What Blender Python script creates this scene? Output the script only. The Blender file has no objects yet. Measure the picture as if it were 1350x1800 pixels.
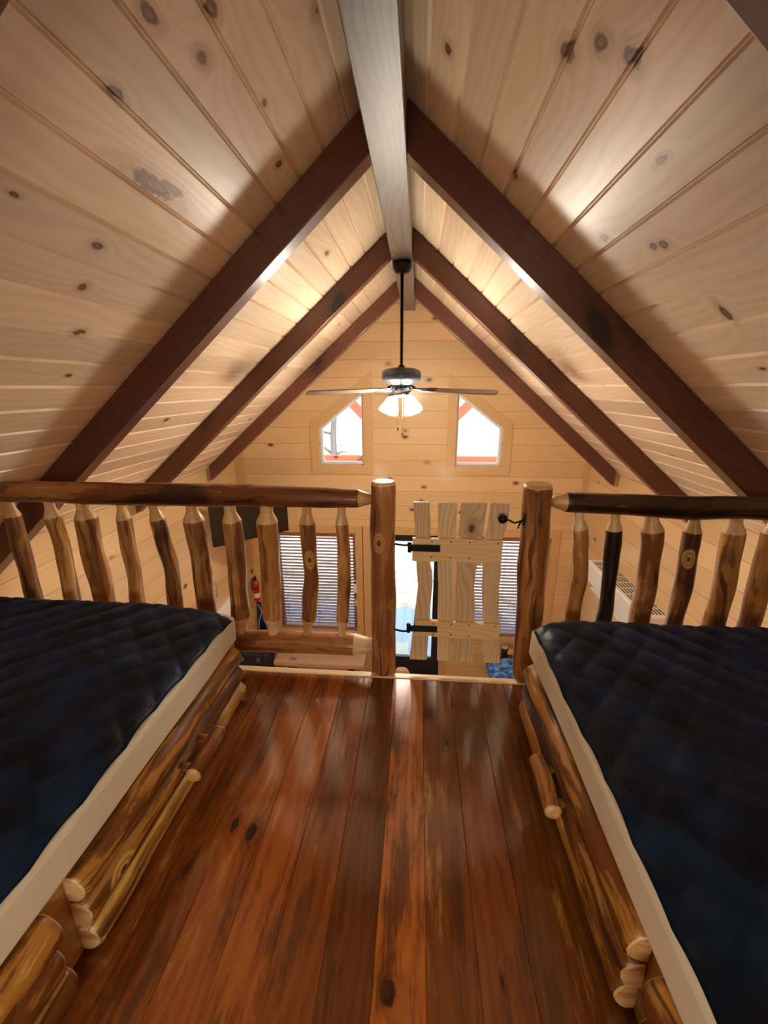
import bpy, bmesh, math, random
from mathutils import Vector, Matrix, noise as mnoise
C = bpy.context.scene.collection
PI = math.pi
rnd = random.Random(7)

# ---------------------------------------------------------------- objects
def tag(o, label=None, cat=None, group=None, kind=None):
    if label: o['label'] = label
    if cat: o['category'] = cat
    if group: o['group'] = group
    if kind: o['kind'] = kind
    return o

def thing(name, label, cat, loc=(0, 0, 0), group=None):
    o = bpy.data.objects.new(name, None)
    o.empty_display_size = .1
    C.objects.link(o)
    o.location = loc
    return tag(o, label, cat, group)

def obj(name, bm, mats, parent=None, smooth=False, bevel=0, label=None):
    """links bm (given in world coordinates) as one mesh object"""
    me = bpy.data.meshes.new(name)
    if parent is not None:
        bm.transform(Matrix.Translation(-world_loc(parent)))
    bm.normal_update()
    bm.to_mesh(me)
    bm.free()
    for m in (mats if isinstance(mats, (list, tuple)) else [mats]):
        me.materials.append(m)
    if smooth:
        for p in me.polygons: p.use_smooth = True
    o = bpy.data.objects.new(name, me)
    C.objects.link(o)
    if parent is not None: o.parent = parent
    if bevel:
        md = o.modifiers.new('Bevel', 'BEVEL')
        md.width = bevel; md.segments = 2; md.limit_method = 'ANGLE'; md.angle_limit = .6
    if label: o['label'] = label
    return o

def world_loc(o):
    v = Vector((0, 0, 0))
    while o is not None:
        v += o.location; o = o.parent
    return v

def struct(name, bm, mats, label, parent=None, **k):
    o = obj(name, bm, mats, parent, **k)
    if parent is None: tag(o, label, name.split('_')[0], kind='structure')
    return o

# ---------------------------------------------------------------- mesh helpers
def NB():
    bm = bmesh.new(); bm.loops.layers.uv.new('UVMap'); return bm

def box(bm, lo, hi, grain='x', M=None, mi=0, seed=None):
    """box with metric UVs, u along the grain axis"""
    uvl = bm.loops.layers.uv.verify()
    g = 'xyz'.index(grain)
    x = [(lo[i], hi[i]) for i in range(3)]
    su, sv = (rnd.random() * 9, rnd.random() * 9) if seed is None else seed
    vs = {}
    for i in (0, 1):
        for j in (0, 1):
            for k in (0, 1):
                vs[i, j, k] = bm.verts.new((x[0][i], x[1][j], x[2][k]))
    quads = [((0,0,0),(0,1,0),(1,1,0),(1,0,0)), ((0,0,1),(1,0,1),(1,1,1),(0,1,1)), ((0,0,0),(1,0,0),(1,0,1),(0,0,1)),
             ((0,1,0),(0,1,1),(1,1,1),(1,1,0)), ((0,0,0),(0,0,1),(0,1,1),(0,1,0)), ((1,0,0),(1,1,0),(1,1,1),(1,0,1))]
    ax = [2, 2, 1, 1, 0, 0]
    for q, n in zip(quads, ax):
        f = bm.faces.new([vs[i] for i in q]); f.material_index = mi
        o = [a for a in range(3) if a != n]
        ua = g if g in o else o[0]
        va = [a for a in o if a != ua][0]
        for l in f.loops:
            l[uvl].uv = (l.vert.co[ua] + su, l.vert.co[va] + sv + n * .37)
    if M is not None:
        bmesh.ops.transform(bm, matrix=M, verts=list(vs.values()))
    return list(vs.values())

def poly_prism(bm, pts, axis, a, b, mi=0, uvf=None, off=(0, 0)):
    """extrude a 2D polygon along an axis; pts are the other two coordinates in order"""
    uvl = bm.loops.layers.uv.verify()
    o = [i for i in range(3) if i != axis]
    def mk(t):
        r = []
        for p in pts:
            c = [0, 0, 0]; c[o[0]], c[o[1]], c[axis] = p[0], p[1], t
            r.append(bm.verts.new(c))
        return r
    A, B = mk(a), mk(b)
    fs = [bm.faces.new(A), bm.faces.new(B[::-1])]
    n = len(pts)
    for i in range(n):
        fs.append(bm.faces.new((A[i], B[i], B[(i + 1) % n], A[(i + 1) % n])))
    for f in fs:
        f.material_index = mi
        for l in f.loops:
            c = l.vert.co
            l[uvl].uv = uvf(c, f) if uvf else (c[o[0]] + c[axis] + off[0], c[o[1]] + off[1])
    bmesh.ops.recalc_face_normals(bm, faces=fs)
    return A + B

def frame_of(d):
    d = d.normalized()
    up = Vector((0, 0, 1)) if abs(d.z) < .9 else Vector((0, 1, 0))
    s = d.cross(up).normalized()
    return s, s.cross(d).normalized()

def tube(bm, pts, radii, seg=16, caps=True, mi=0, capmi=None, wob=0, seed=0, mif=None, flat=None):
    """swept tube; UV u = length, v = around (metres). wob = relative bumpiness"""
    uvl = bm.loops.layers.uv.verify()
    pts = [Vector(p) for p in pts]
    n = len(pts)
    if not isinstance(radii, (list, tuple)): radii = [radii] * n
    L = [0]
    for i in range(1, n): L.append(L[-1] + (pts[i] - pts[i - 1]).length)
    s, t = frame_of(pts[-1] - pts[0] if (pts[-1] - pts[0]).length > 1e-6 else pts[1] - pts[0])
    rings = []
    su, sv = seed * 1.37 % 9, seed * 2.11 % 7
    rm = max(radii)
    for i in range(n):
        d = (pts[min(i + 1, n - 1)] - pts[max(i - 1, 0)]).normalized()
        s = (s - d * s.dot(d)).normalized(); t = s.cross(d)
        ring = []
        for k in range(seg):
            a = 2 * PI * k / seg
            r = radii[i]
            if wob:
                r *= 1 + wob * mnoise.noise(Vector((math.cos(a) * 1.1 + seed * 3.3, math.sin(a) * 1.1, L[i] * 7)))
            v = pts[i] + s * math.cos(a) * r + t * math.sin(a) * r
            ring.append(bm.verts.new(v))
        rings.append(ring)
    for i in range(n - 1):
        for k in range(seg):
            k2 = (k + 1) % seg
            f = bm.faces.new((rings[i][k], rings[i][k2], rings[i + 1][k2], rings[i + 1][k]))
            f.smooth = True
            f.material_index = mif((L[i] + L[i + 1]) / 2 / L[-1]) if mif else mi
            for l, (ii, kk) in zip(f.loops, ((i, k), (i, k + 1), (i + 1, k + 1), (i + 1, k))):
                l[uvl].uv = (L[ii] + su, kk / seg * 2 * PI * rm + sv)
    if caps:
        for ring, e in ((rings[0], 0), (rings[-1], -1)):
            if radii[e] < 1e-5: continue
            f = bm.faces.new(ring if e else ring[::-1])
            f.material_index = (mi if capmi is None else capmi)
            for l in f.loops:
                q = l.vert.co - pts[e]
                l[uvl].uv = (q.dot(s) + su, q.dot(t) + sv)
    return rings

def log(bm, p0, p1, prof, seg=20, n=26, bend=.0, wob=.1, seed=0, tenon=(0, 1), capmi=1):
    """peeled log: prof [(t, r)] linear radius profile, wandering axis; outside tenon range -> material 1"""
    p0, p1 = Vector(p0), Vector(p1)
    s, t = frame_of(p1 - p0)
    ts = sorted(set([i / (n - 1) for i in range(n)] + [q[0] for q in prof] + [max(0, tenon[0]), min(1, tenon[1])]))
    pts, rad = [], []
    for q in ts:
        w = math.sin(PI * q)
        ox = mnoise.noise(Vector((q * 2.6 + seed * 5.1, 3.3, seed))) * bend * w * 2
        oy = mnoise.noise(Vector((q * 2.6 + seed * 5.1, 9.3, seed + 4))) * bend * w * 2
        pts.append(p0.lerp(p1, q) + s * ox + t * oy)
        for (a, ra), (b, rb) in zip(prof, prof[1:]):
            if a <= q <= b + 1e-9:
                rad.append(ra + (rb - ra) * (q - a) / max(b - a, 1e-9)); break
    tube(bm, pts, rad, seg, True, 0, capmi, wob, seed, (lambda q: 0 if tenon[0] < q < tenon[1] else 1))

def lathe(bm, c, prof, seg=32, mi=0, axis=None):
    """prof list of (r, z) about c; axis: optional 3x3 rotation"""
    rings = []
    uvl = bm.loops.layers.uv.verify()
    for r, z in prof:
        ring = []
        for k in range(seg):
            a = 2 * PI * k / seg
            v = Vector((r * math.cos(a), r * math.sin(a), z))
            if axis is not None: v = axis @ v
            ring.append(bm.verts.new(Vector(c) + v))
        rings.append(ring)
    for i in range(len(prof) - 1):
        for k in range(seg):
            f = bm.faces.new((rings[i][k], rings[i][(k + 1) % seg], rings[i + 1][(k + 1) % seg], rings[i + 1][k]))
            f.smooth = True; f.material_index = mi
            for l in f.loops: l[uvl].uv = (l.vert.co.x + l.vert.co.y, l.vert.co.z)
    for ring, fl in ((rings[0], True), (rings[-1], False)):
        f = bm.faces.new(ring[::-1] if fl else ring); f.material_index = mi
    return rings

# ---------------------------------------------------------------- materials
def lin(h):
    h = h.lstrip('#')
    r = []
    for i in (0, 2, 4):
        c = int(h[i:i + 2], 16) / 255
        r.append(c / 12.92 if c <= .04045 else ((c + .055) / 1.055) ** 2.4)
    return (*r, 1)

class S:
    """small wrapper so node maths reads as maths"""
    def __init__(s, nt, sock): s.nt, s.k = nt, sock
    def _m(s, op, *a):
        nd = s.nt.nodes.new('ShaderNodeMath'); nd.operation = op
        for i, v in enumerate((s,) + a):
            if isinstance(v, S): s.nt.links.new(v.k, nd.inputs[i])
            else: nd.inputs[i].default_value = v
        return S(s.nt, nd.outputs[0])
    def __add__(s, b): return s._m('ADD', b)
    __radd__ = __add__
    def __sub__(s, b): return s._m('SUBTRACT', b)
    def __rsub__(s, b): return (s * -1) + b
    def __mul__(s, b): return s._m('MULTIPLY', b)
    __rmul__ = __mul__
    def __truediv__(s, b): return s._m('DIVIDE', b)
    def floor(s): return s._m('FLOOR')
    def fract(s): return s._m('FRACT')
    def sin(s): return s._m('SINE')
    def abs(s): return s._m('ABSOLUTE')
    def min(s, b): return s._m('MINIMUM', b)
    def max(s, b): return s._m('MAXIMUM', b)
    def pow(s, b): return s._m('POWER', b)
    def exp(s): return s._m('EXPONENT')
    def gt(s, b): return s._m('GREATER_THAN', b)
    def ss(s, a, b):
        nd = s.nt.nodes.new('ShaderNodeMapRange'); nd.interpolation_type = 'SMOOTHSTEP'
        s.nt.links.new(s.k, nd.inputs[0])
        lo, hi, t0, t1 = (a, b, 0, 1) if a < b else (b, a, 1, 0)
        nd.inputs[1].default_value, nd.inputs[2].default_value, nd.inputs[3].default_value, nd.inputs[4].default_value = lo, hi, t0, t1
        return S(s.nt, nd.outputs[0])

class Mat:
    def __init__(s, name):
        s.m = bpy.data.materials.new(name); s.m.use_nodes = True
        s.nt = s.m.node_tree
        s.bsdf = s.nt.nodes['Principled BSDF']
    def node(s, t, **k):
        n = s.nt.nodes.new(t)
        for a, b in k.items(): setattr(n, a, b)
        return n
    def uv(s):
        n = s.node('ShaderNodeUVMap'); sp = s.node('ShaderNodeSeparateXYZ')
        s.nt.links.new(n.outputs[0], sp.inputs[0])
        oi = s.node('ShaderNodeObjectInfo')
        r = S(s.nt, oi.outputs['Random'])
        return S(s.nt, sp.outputs[0]), S(s.nt, sp.outputs[1]), r
    def pos(s):
        n = s.node('ShaderNodeTexCoord'); sp = s.node('ShaderNodeSeparateXYZ')
        s.nt.links.new(n.outputs['Object'], sp.inputs[0])
        return [S(s.nt, sp.outputs[i]) for i in range(3)]
    def vec(s, *a):
        n = s.node('ShaderNodeCombineXYZ')
        for i, v in enumerate(a):
            if isinstance(v, S): s.nt.links.new(v.k, n.inputs[i])
            else: n.inputs[i].default_value = v
        return n.outputs[0]
    def noise(s, v, scale=1, detail=2, rough=.5):
        n = s.node('ShaderNodeTexNoise')
        s.nt.links.new(v, n.inputs['Vector'])
        n.inputs['Scale'].default_value = scale; n.inputs['Detail'].default_value = detail; n.inputs['Roughness'].default_value = rough
        return S(s.nt, n.outputs['Fac'])
    def white(s, v):
        n = s.node('ShaderNodeTexWhiteNoise', noise_dimensions='1D')
        s.nt.links.new(v.k, n.inputs['W'])
        return S(s.nt, n.outputs['Value'])
    def vor(s, v, scale):
        n = s.node('ShaderNodeTexVoronoi', voronoi_dimensions='2D')
        s.nt.links.new(v, n.inputs['Vector']); n.inputs['Scale'].default_value = scale
        sp = s.node('ShaderNodeSeparateColor'); s.nt.links.new(n.outputs['Color'], sp.inputs[0])
        return S(s.nt, n.outputs['Distance']), S(s.nt, sp.outputs[0]), S(s.nt, sp.outputs[1])
    def ramp(s, f, stops, const=False):
        n = s.node('ShaderNodeValToRGB')
        if const: n.color_ramp.interpolation = 'CONSTANT'
        e = n.color_ramp.elements
        while len(e) < len(stops): e.new(.5)
        for i, (p, c) in enumerate(stops):
            e[i].position = p; e[i].color = lin(c)
        s.nt.links.new(f.k, n.inputs[0])
        return n.outputs[0]
    def mix(s, f, a, b, mode='MIX'):
        n = s.node('ShaderNodeMix', data_type='RGBA', blend_type=mode)
        for v, i in ((f, 0), (a, 6), (b, 7)):
            if isinstance(v, S): s.nt.links.new(v.k, n.inputs[i])
            elif isinstance(v, str): n.inputs[i].default_value = lin(v)
            elif isinstance(v, (int, float)): n.inputs[i].default_value = v
            else: s.nt.links.new(v, n.inputs[i])
        return n.outputs[2]
    def gray(s, f):
        n = s.node('ShaderNodeCombineColor')
        for i in range(3): s.nt.links.new(f.k, n.inputs[i])
        return n.outputs[0]
    def out(s, color=None, rough=.5, bump=None, bs=.2, bd=.002, coat=0, spec=.5, metal=0, coat_rough=.1):
        b = s.bsdf
        if isinstance(color, str): b.inputs['Base Color'].default_value = lin(color)
        elif color is not None: s.nt.links.new(color, b.inputs['Base Color'])
        if isinstance(rough, S): s.nt.links.new(rough.k, b.inputs['Roughness'])
        else: b.inputs['Roughness'].default_value = rough
        b.inputs['Metallic'].default_value = metal
        b.inputs['Specular IOR Level'].default_value = spec
        b.inputs['Coat Weight'].default_value = coat
        b.inputs['Coat Roughness'].default_value = coat_rough
        if bump is not None:
            n = s.node('ShaderNodeBump'); n.inputs['Strength'].default_value = bs; n.inputs['Distance'].default_value = bd
            s.nt.links.new(bump.k, n.inputs['Height']); s.nt.links.new(n.outputs[0], b.inputs['Normal'])
        return s.m

def plank_wood(name, light, mid, dark, knot, pw=.1212, rings=5, knots=2.6, kprob=.55, kr=.016, var=.22, rough=.38, coat=.2,
               tones=None, gap=None, mottle=0, mottle_c=None, gold=None, bs=.15, spec=.4, coat_rough=.15, ringk=.45, spots=()):
    m = Mat(name); u, v, r = m.uv()
    pid = (v / pw + .001).floor() if pw else (r * 50).floor()
    q = m.white(pid * 1.7 + .3); q2 = m.white(pid * 2.3 + 11.1)
    u1 = u + q * 31.0; v1 = v + q2 * 7.0
    warp = m.noise(m.vec(u1 * 1.3, v1 * 5.0, q * 9), 1, 2)
    d, ra, rb = m.vor(m.vec(u1 * .62, v1, 0), knots)
    d = d / knots
    on = ra.gt(1 - kprob)
    rad = rb * kr * 1.1 + kr * .35
    edge = m.noise(m.vec(u1 * 60, v1 * 60, 0), 1, 2)
    dd = d + (edge - .5) * kr * .5
    k = (d * -26.0).exp() * on
    sd = None
    for (su, sv, a, b) in spots:
        ex = (u - su) / a; ey = (v - sv) / b
        q_ = (ex * ex + ey * ey).pow(.5)
        sd = q_ if sd is None else sd.min(q_)
    if sd is not None: k = k + (sd * -.75).exp() * .8
    phase = v1 * (rings * 8.0) + (warp - .5) * rings * 1.6 + k * 5.0
    ring = ((phase * (2 * PI)).sin() * .5 + .5).pow(1.8)
    fine = m.noise(m.vec(u1 * 4, v1 * 260, 0), 1, 3, .6)
    low = m.noise(m.vec(u1 * .9, v1 * 7, q * 5), 1, 2)
    f = ring * ringk + (fine - .5) * .5 + (low - .5) * .9 + .1
    col = m.mix(f.max(0).min(1), light, mid)
    halo = dd.ss(kr * 3.2, kr * .8) * on
    col = m.mix(halo * .55, col, dark)
    kn = (dd / rad).ss(1.15, .75) * on
    krings = ((dd / rad * 9.0).sin() * .5 + .5)
    col = m.mix(kn * .92, col, m.mix(krings * .45, knot, dark))
    if sd is not None:
        s2 = sd + (edge - .5) * .7 + (m.noise(m.vec(u * 25, v * 25, 0), 1, 3) - .5) * .6
        col = m.mix(s2.ss(2.6, .9) * .4, col, dark)
        col = m.mix(s2.ss(1.12, .8) * .93, col, m.mix(((s2 * 8.0).sin() * .5 + .5) * .5, knot, dark))
    br = (q - .5) * (2 * var) + 1.0
    if tones:
        n = len(tones)
        nf = ((pid + .5 - tones[0][0]) / 1.0)
        lo = tones[0][0]; hi = tones[-1][0] + 1
        ff = (pid + .5 - lo) / (hi - lo)
        tc = m.ramp(ff, [((a - lo) / (hi - lo), c) for a, c in tones], True)
        col = m.mix(.85, col, tc, 'MULTIPLY')
    else:
        col = m.mix(1.0, col, m.gray(br), 'MULTIPLY')
    if mottle:
        mo = m.noise(m.vec(u1 * 2.6, v1 * 11, 3.3), 1, 5, .68)
        mo2 = m.noise(m.vec(u1 * 5, v1 * 70, 1.3), 1, 4, .7)
        mm = mo * .72 + mo2 * .28
        col = m.mix(mm.ss(.49, .60) * mottle, col, mottle_c)
        if gold: col = m.mix(mm.ss(.44, .34) * .38, col, gold)
    if gap:
        fr = (v / pw + .001).fract()
        ln = ((fr - .5).abs()).gt(.5 - .0022 / pw)
        col = m.mix(ln * .75, col, gap)
    return m.out(col, rough, fine * .5 + ring * .5, bs, .0015, coat, spec, 0, coat_rough)

SP_L = [(.962, 2.879, .028, .013), (.997, 3.022, .02, .01), (1.219, 3.121, .085, .022), (1.28, 3.10, .05, .012), (1.059, 2.774, .022, .013), (1.193, 3.336, .018, .011), (1.239, 3.468, .016, .012),
        (1.435, 3.82, .014, .008), (1.346, 3.629, .022, .014), (1.588, 2.825, .015, .012), (1.353, 2.771, .012, .007), (.938, 3.307, .012, .006), (2.447, 2.859, .03, .012), (2.079, 3.636, .016, .01)]
SP_R = [(18.385 - 1.0, 7.458, .02, .012), (18.013 - 1, 7.808, .02, .016), (17.984 - 1, 7.872, .022, .020), (18.09 - 1, 7.756, .024, .018), (18.314 - 1, 8.191, .014, .012), (18.276 - 1, 8.202, .016, .014), (18.094 - 1, 8.04, .02, .008),
        (18.28 - 1, 8.45, .012, .03), (18.46 - 1, 8.092, .018, .014), (18.588 - 1, 7.762, .018, .012), (18.328 - 1, 8.662, .012, .007), (19.981 - 1, 7.885, .016, .012)]
SP_R = [(a + 1, b, c, d) for a, b, c, d in SP_R]
SP_F = [(.813, -.365, .026, .013), (.831, -.418, .02, .009), (.527, .033, .024, .015), (.711, -.493, .016, .008), (.562, .265, .012, .004), (1.16, .19, .014, .006)]
CE = ('#ead4b6', '#cdaa86', '#a0703f', '#52280f')
def ceiling_mat(n, sp): return plank_wood(n, *CE, var=.15, rough=.44, coat=.2, coat_rough=.35, knots=2.4, kprob=.12, kr=.011, spec=.5, ringk=.24, rings=3.5, spots=sp, bs=.2)
pine_ceiling_l = ceiling_mat('pine ceiling boards left', SP_L)
pine_ceiling_r = ceiling_mat('pine ceiling boards right', SP_R)
pine_wall = plank_wood('pine wall boards', '#e2c090', '#d2aa74', '#9c6a38', '#42200f', pw=.186, gap='#9a6a3a', var=.07, rough=.42, knots=3.2, kprob=.34, kr=.014, ringk=.28)
pine_trim = plank_wood('pine trim', '#d6b07c', '#c69a64', '#9a622f', '#4a2410', pw=None, var=.04, knots=2.6, kprob=.2, kr=.013, ringk=.3)
pale_trim = plank_wood('pale pine strip', '#ead0a2', '#dcb987', '#b98648', '#6a3a18', pw=None, var=.03, kprob=.1)
beam_wood = plank_wood('walnut stained beam', '#643626', '#45241a', '#22100b', '#120706', pw=None, var=.06, knots=2.6, kprob=.55, kr=.03, rough=.36, coat=.3, coat_rough=.2, ringk=.35)
ridge_wood = plank_wood('stained ridge beam', '#6e625a', '#514640', '#32251e', '#22130c', pw=None, var=.03, knots=1.6, kprob=.35, kr=.03, rough=.42, coat=.15, coat_rough=.35, ringk=.55)
TON = [(-16, '#a88060'), (-8, '#7d5234'), (-7, '#8a5c3a'), (-6, '#8a5c3c'), (-5, '#a8764c'), (-4, '#c08c58'), (-3, '#d8a468'), (-2, '#a67048'), (-1, '#7e4e34'),
       (0, '#f4cc9c'), (1, '#885840'), (2, '#a06a46'), (3, '#7c5038'), (4, '#6a4636'), (5, '#8a5c40')]
floor_wood = plank_wood('stained loft floor', '#c08440', '#94592a', '#502a12', '#1a0c06', pw=.1095, rings=5, var=.2, rough=.2, coat=1.0, knots=2.0, kprob=.16,
                        kr=.018, tones=TON, mottle=.8, mottle_c='#4c2710', gold='#dca352', bs=.3, coat_rough=.12, ringk=.42, spots=SP_F)
dark_floor = plank_wood('lower floor boards', '#9a6030', '#77441f', '#4a220e', '#160905', pw=.12, gap='#20100a', var=.2)
gate_wood = plank_wood('rough cut cedar boards', '#e2c8a2', '#c8a47a', '#95663a', '#3c1c0c', pw=None, rings=7, var=.08, rough=.5, coat=0, knots=3.4, kprob=.4, kr=.012, ringk=.65)
gate_rail_wood = plank_wood('pale cedar rail', '#ecca9a', '#d8ae76', '#a8682f', '#5a2c12', pw=None, rings=6, var=.04, rough=.5, coat=0, knots=3.0, kprob=.45, kr=.016, ringk=.45)
slab_wood = plank_wood('live edge slab', '#d6b49a', '#b98e70', '#7a4a2a', '#3c1c0c', pw=None, rings=4, var=.05)
deck_wood = plank_wood('weathered deck boards', '#a4b6ca', '#8fa3ba', '#5a6a7a', '#40464e', pw=.14, gap='#30363e', var=.1, rough=.7, coat=0)
porch_wood = plank_wood('porch timber', '#a0553c', '#83402c', '#552618', '#2c120a', pw=None, var=.05, rough=.6, coat=0)
slat_wood = plank_wood('blind slats', '#9c6448', '#835038', '#5c2c1a', '#3c1c0c', pw=None, kprob=0, var=.03, rough=.45)

def log_wood(name, dark, brown, tan, cream, bias=0.0, kn=True, rough=.36, vary=.1):
    m = Mat(name); u, v, r = m.uv()
    u1 = u + r * 23.0; v1 = v + r * 5.0
    wz = m.noise(m.vec(u1 * 3, v1 * 8, 1.0), 1, 2)
    a = m.noise(m.vec(u1 * 1.3, v1 * 10 + wz * 1.5, r * 20), 1, 4, .55)
    b = m.noise(m.vec(u1 * 3.0, v1 * 60 + wz * 3.0, r * 9), 1, 4, .65)
    c = m.noise(m.vec(u1 * 9, v1 * 14, r * 5), 1, 4, .6)
    f = a * .62 + b * .22 + c * .22 + bias + (m.white(r * 91.0) - .5) * vary
    f = (f - .52) * 1.35 + .505
    col = m.ramp(f, [(.38, dark), (.45, brown), (.52, brown), (.56, tan), (.63, tan), (.70, cream)])
    st = m.noise(m.vec(u1 * 2.0, v1 * 34 + wz * 4.0, r * 31), 1, 3, .6)
    col = m.mix(st.ss(.57, .64) * .8, col, dark)
    if kn:
        d, ra, rb = m.vor(m.vec(u1 * .6, v1, 0), 4.5)
        on = ra.gt(.66)
        dd = d / 4.5 + (c - .5) * .012
        rg = (dd * 520.0).sin() * .5 + .5
        col = m.mix(dd.ss(.028, .020) * on * .85, col, m.mix(rg * .55, cream, brown))
        col = m.mix(dd.ss(.009, .005) * on * .9, col, dark)
    return m.out(col, rough, b * .6 + a * .8 + c * .5, .6, .004, .15, .45, 0, .25)

log_rail = log_wood('bark streaked rail log', '#3e2014', '#74401f', '#a46a3a', '#c48f5c', .0)
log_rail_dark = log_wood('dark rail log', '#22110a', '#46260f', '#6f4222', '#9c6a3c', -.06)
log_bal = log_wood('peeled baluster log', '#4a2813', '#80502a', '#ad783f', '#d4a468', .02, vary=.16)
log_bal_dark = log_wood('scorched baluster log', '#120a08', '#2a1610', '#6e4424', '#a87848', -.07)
log_post = log_wood('peeled post log', '#4e2c16', '#8c5630', '#ad7442', '#cf9c66', .0)
log_face = log_wood('drawer half log', '#351a0a', '#704218', '#b07a36', '#e4b868', -.005, vary=.14)
log_cream = log_wood('shaved log end', '#b98a54', '#cfa06a', '#dcb480', '#ead0a6', .03, False, .45)
log_pale = log_wood('pale log', '#a87838', '#cf9c54', '#dfb46c', '#ecd09a', .03)

def plain(name, c, rough=.5, metal=0, spec=.5, coat=0, noise=0, nscale=30, bs=.1):
    m = Mat(name)
    if noise:
        x = m.pos(); n = m.noise(m.vec(*x), nscale, 4)
        col = m.mix((n - .5) * noise + .5, c, '#000000' if noise < 0 else '#ffffff')
        col = m.mix(n * noise, c, '#201810')
        return m.out(col, rough, n, bs, .002, coat, spec, metal)
    return m.out(c, rough, None, 0, 0, coat, spec, metal)

iron = plain('black iron', '#15171c', .45, .6, noise=.15)
bronze = plain('oil rubbed bronze', '#1d1b1e', .38, .7, noise=.12)
motor_grey = plain('fan motor finish', '#4a5260', .35, .6, noise=.08)
blade_wood = plain('fan blade', '#7b675d', .35, 0, noise=.25, nscale=12)
white_pl = plain('white plastic', '#e9e9e4', .35, noise=.03)
grey_pl = plain('grey plastic', '#9c9c92', .5)
grille_pl = plain('grille slots', '#56583c', .6)
black_pl = plain('black plastic', '#0a0b0e', .32, noise=.05)
screen_m = plain('television screen', '#05070c', .12, coat=.5)
red_m = plain('extinguisher red', '#b5161a', .3, coat=.5, noise=.05)
label_m = plain('paper label', '#e4e2de', .6, noise=.05)
brass_m = plain('brass chain', '#b58a4a', .3, .9)
navy_door = plain('navy door paint', '#141d2c', .35, coat=.2, noise=.05)
vinyl = plain('white window vinyl', '#e4e8ee', .4, noise=.03)
sheet_m = Mat('mattress ticking')
_x = sheet_m.pos()
_n = sheet_m.noise(sheet_m.vec(*_x), 240, 2)
sheet_m = sheet_m.out(sheet_m.mix(_n * .3, '#f0e8d4', '#ddd2b6'), .75, _n, .15, .001, 0, .2)
panel_m = plank_wood('bed side board', '#c89a5c', '#b07f44', '#8a5a2a', '#4a2410', pw=None, kprob=.1, var=.03)

def quilt_mat():
    m = Mat('navy quilted sateen'); x, y, z = m.pos()
    n = m.noise(m.vec(x, y, z), 9, 3); w = m.noise(m.vec(x, y, z), 500, 2)
    col = m.mix(n.ss(.35, .7), '#050e1c', '#0c2340')
    b = m.bsdf
    b.inputs['Sheen Weight'].default_value = .25; b.inputs['Sheen Roughness'].default_value = .35
    b.inputs['Sheen Tint'].default_value = lin('#245cb0')
    nn = m.noise(m.vec(x * 1.0, y, z), 22, 4)
    return m.out(col, .42, nn * .8 + w * .1, .3, .012, 0, .2)
quilt_m = quilt_mat()
def blue_print():
    m = Mat('blue patterned fabric'); x = m.pos()
    n = m.noise(m.vec(*x), 18, 3)
    return m.out(m.ramp(n, [(.35, '#1f3f7a'), (.5, '#3f79c4'), (.65, '#7fb2e4')]), .7)
blue_m = blue_print()

def shade_glass():
    m = Mat('lit frosted glass')
    b = m.bsdf
    b.inputs['Base Color'].default_value = lin('#fff2dc'); b.inputs['Roughness'].default_value = .4
    b.inputs['Emission Color'].default_value = (1, .89, .73, 1)
    b.inputs['Emission Strength'].default_value = SHADE_E
    return m.m
SHADE_E = 142.0
shade_m = shade_glass()

def glass():
    m = Mat('window glass'); nt = m.nt; nt.nodes.remove(m.bsdf)
    out = nt.nodes['Material Output']
    t = m.node('ShaderNodeBsdfTransparent'); g = m.node('ShaderNodeBsdfGlossy'); g.inputs['Roughness'].default_value = .02
    fr = m.node('ShaderNodeFresnel'); fr.inputs[0].default_value = 1.35
    mx = m.node('ShaderNodeMixShader')
    nt.links.new(fr.outputs[0], mx.inputs[0]); nt.links.new(t.outputs[0], mx.inputs[1]); nt.links.new(g.outputs[0], mx.inputs[2])
    nt.links.new(mx.outputs[0], out.inputs[0])
    return m.m
glass_m = glass()

def ground_mat():
    m = Mat('leaf littered ground'); x, y, z = m.pos()
    n = m.noise(m.vec(x, y, z), 1.6, 5, .7); n2 = m.noise(m.vec(x, y * 2, z), 9, 4, .7)
    col = m.ramp(n * .6 + n2 * .4, [(.3, '#5f6f6a'), (.45, '#b5ae98'), (.55, '#d8c8ae'), (.7, '#a9b8a0')])
    return m.out(col, .9, n2, .3, .05, 0, .1)
ground_m = ground_mat()
bark_m = plain('grey bark', '#6e6a66', .9, noise=.5, nscale=8, bs=.5)
leaf_m = plain('autumn leaves', '#8a7a4a', .7, noise=.3)

# ---------------------------------------------------------------- measured layout (metres, loft floor z = 0, camera at x = y = 0)
XC, SL = -.1242, .8691                    # ridge position, roof slope
APEX, RB = 2.165, 2.0076                  # ceiling apex, underside-of-rafter apex
XL, XR, YG, YB = -2.2153, 1.9669, 4.873, -.95
ZF = -2.63
YE = 1.506                                # loft edge
def ceil_z(x): return APEX - SL * abs(x - XC)
def raf_z(x): return RB - SL * abs(x - XC)
K = math.sqrt(1 + SL * SL)

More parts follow.
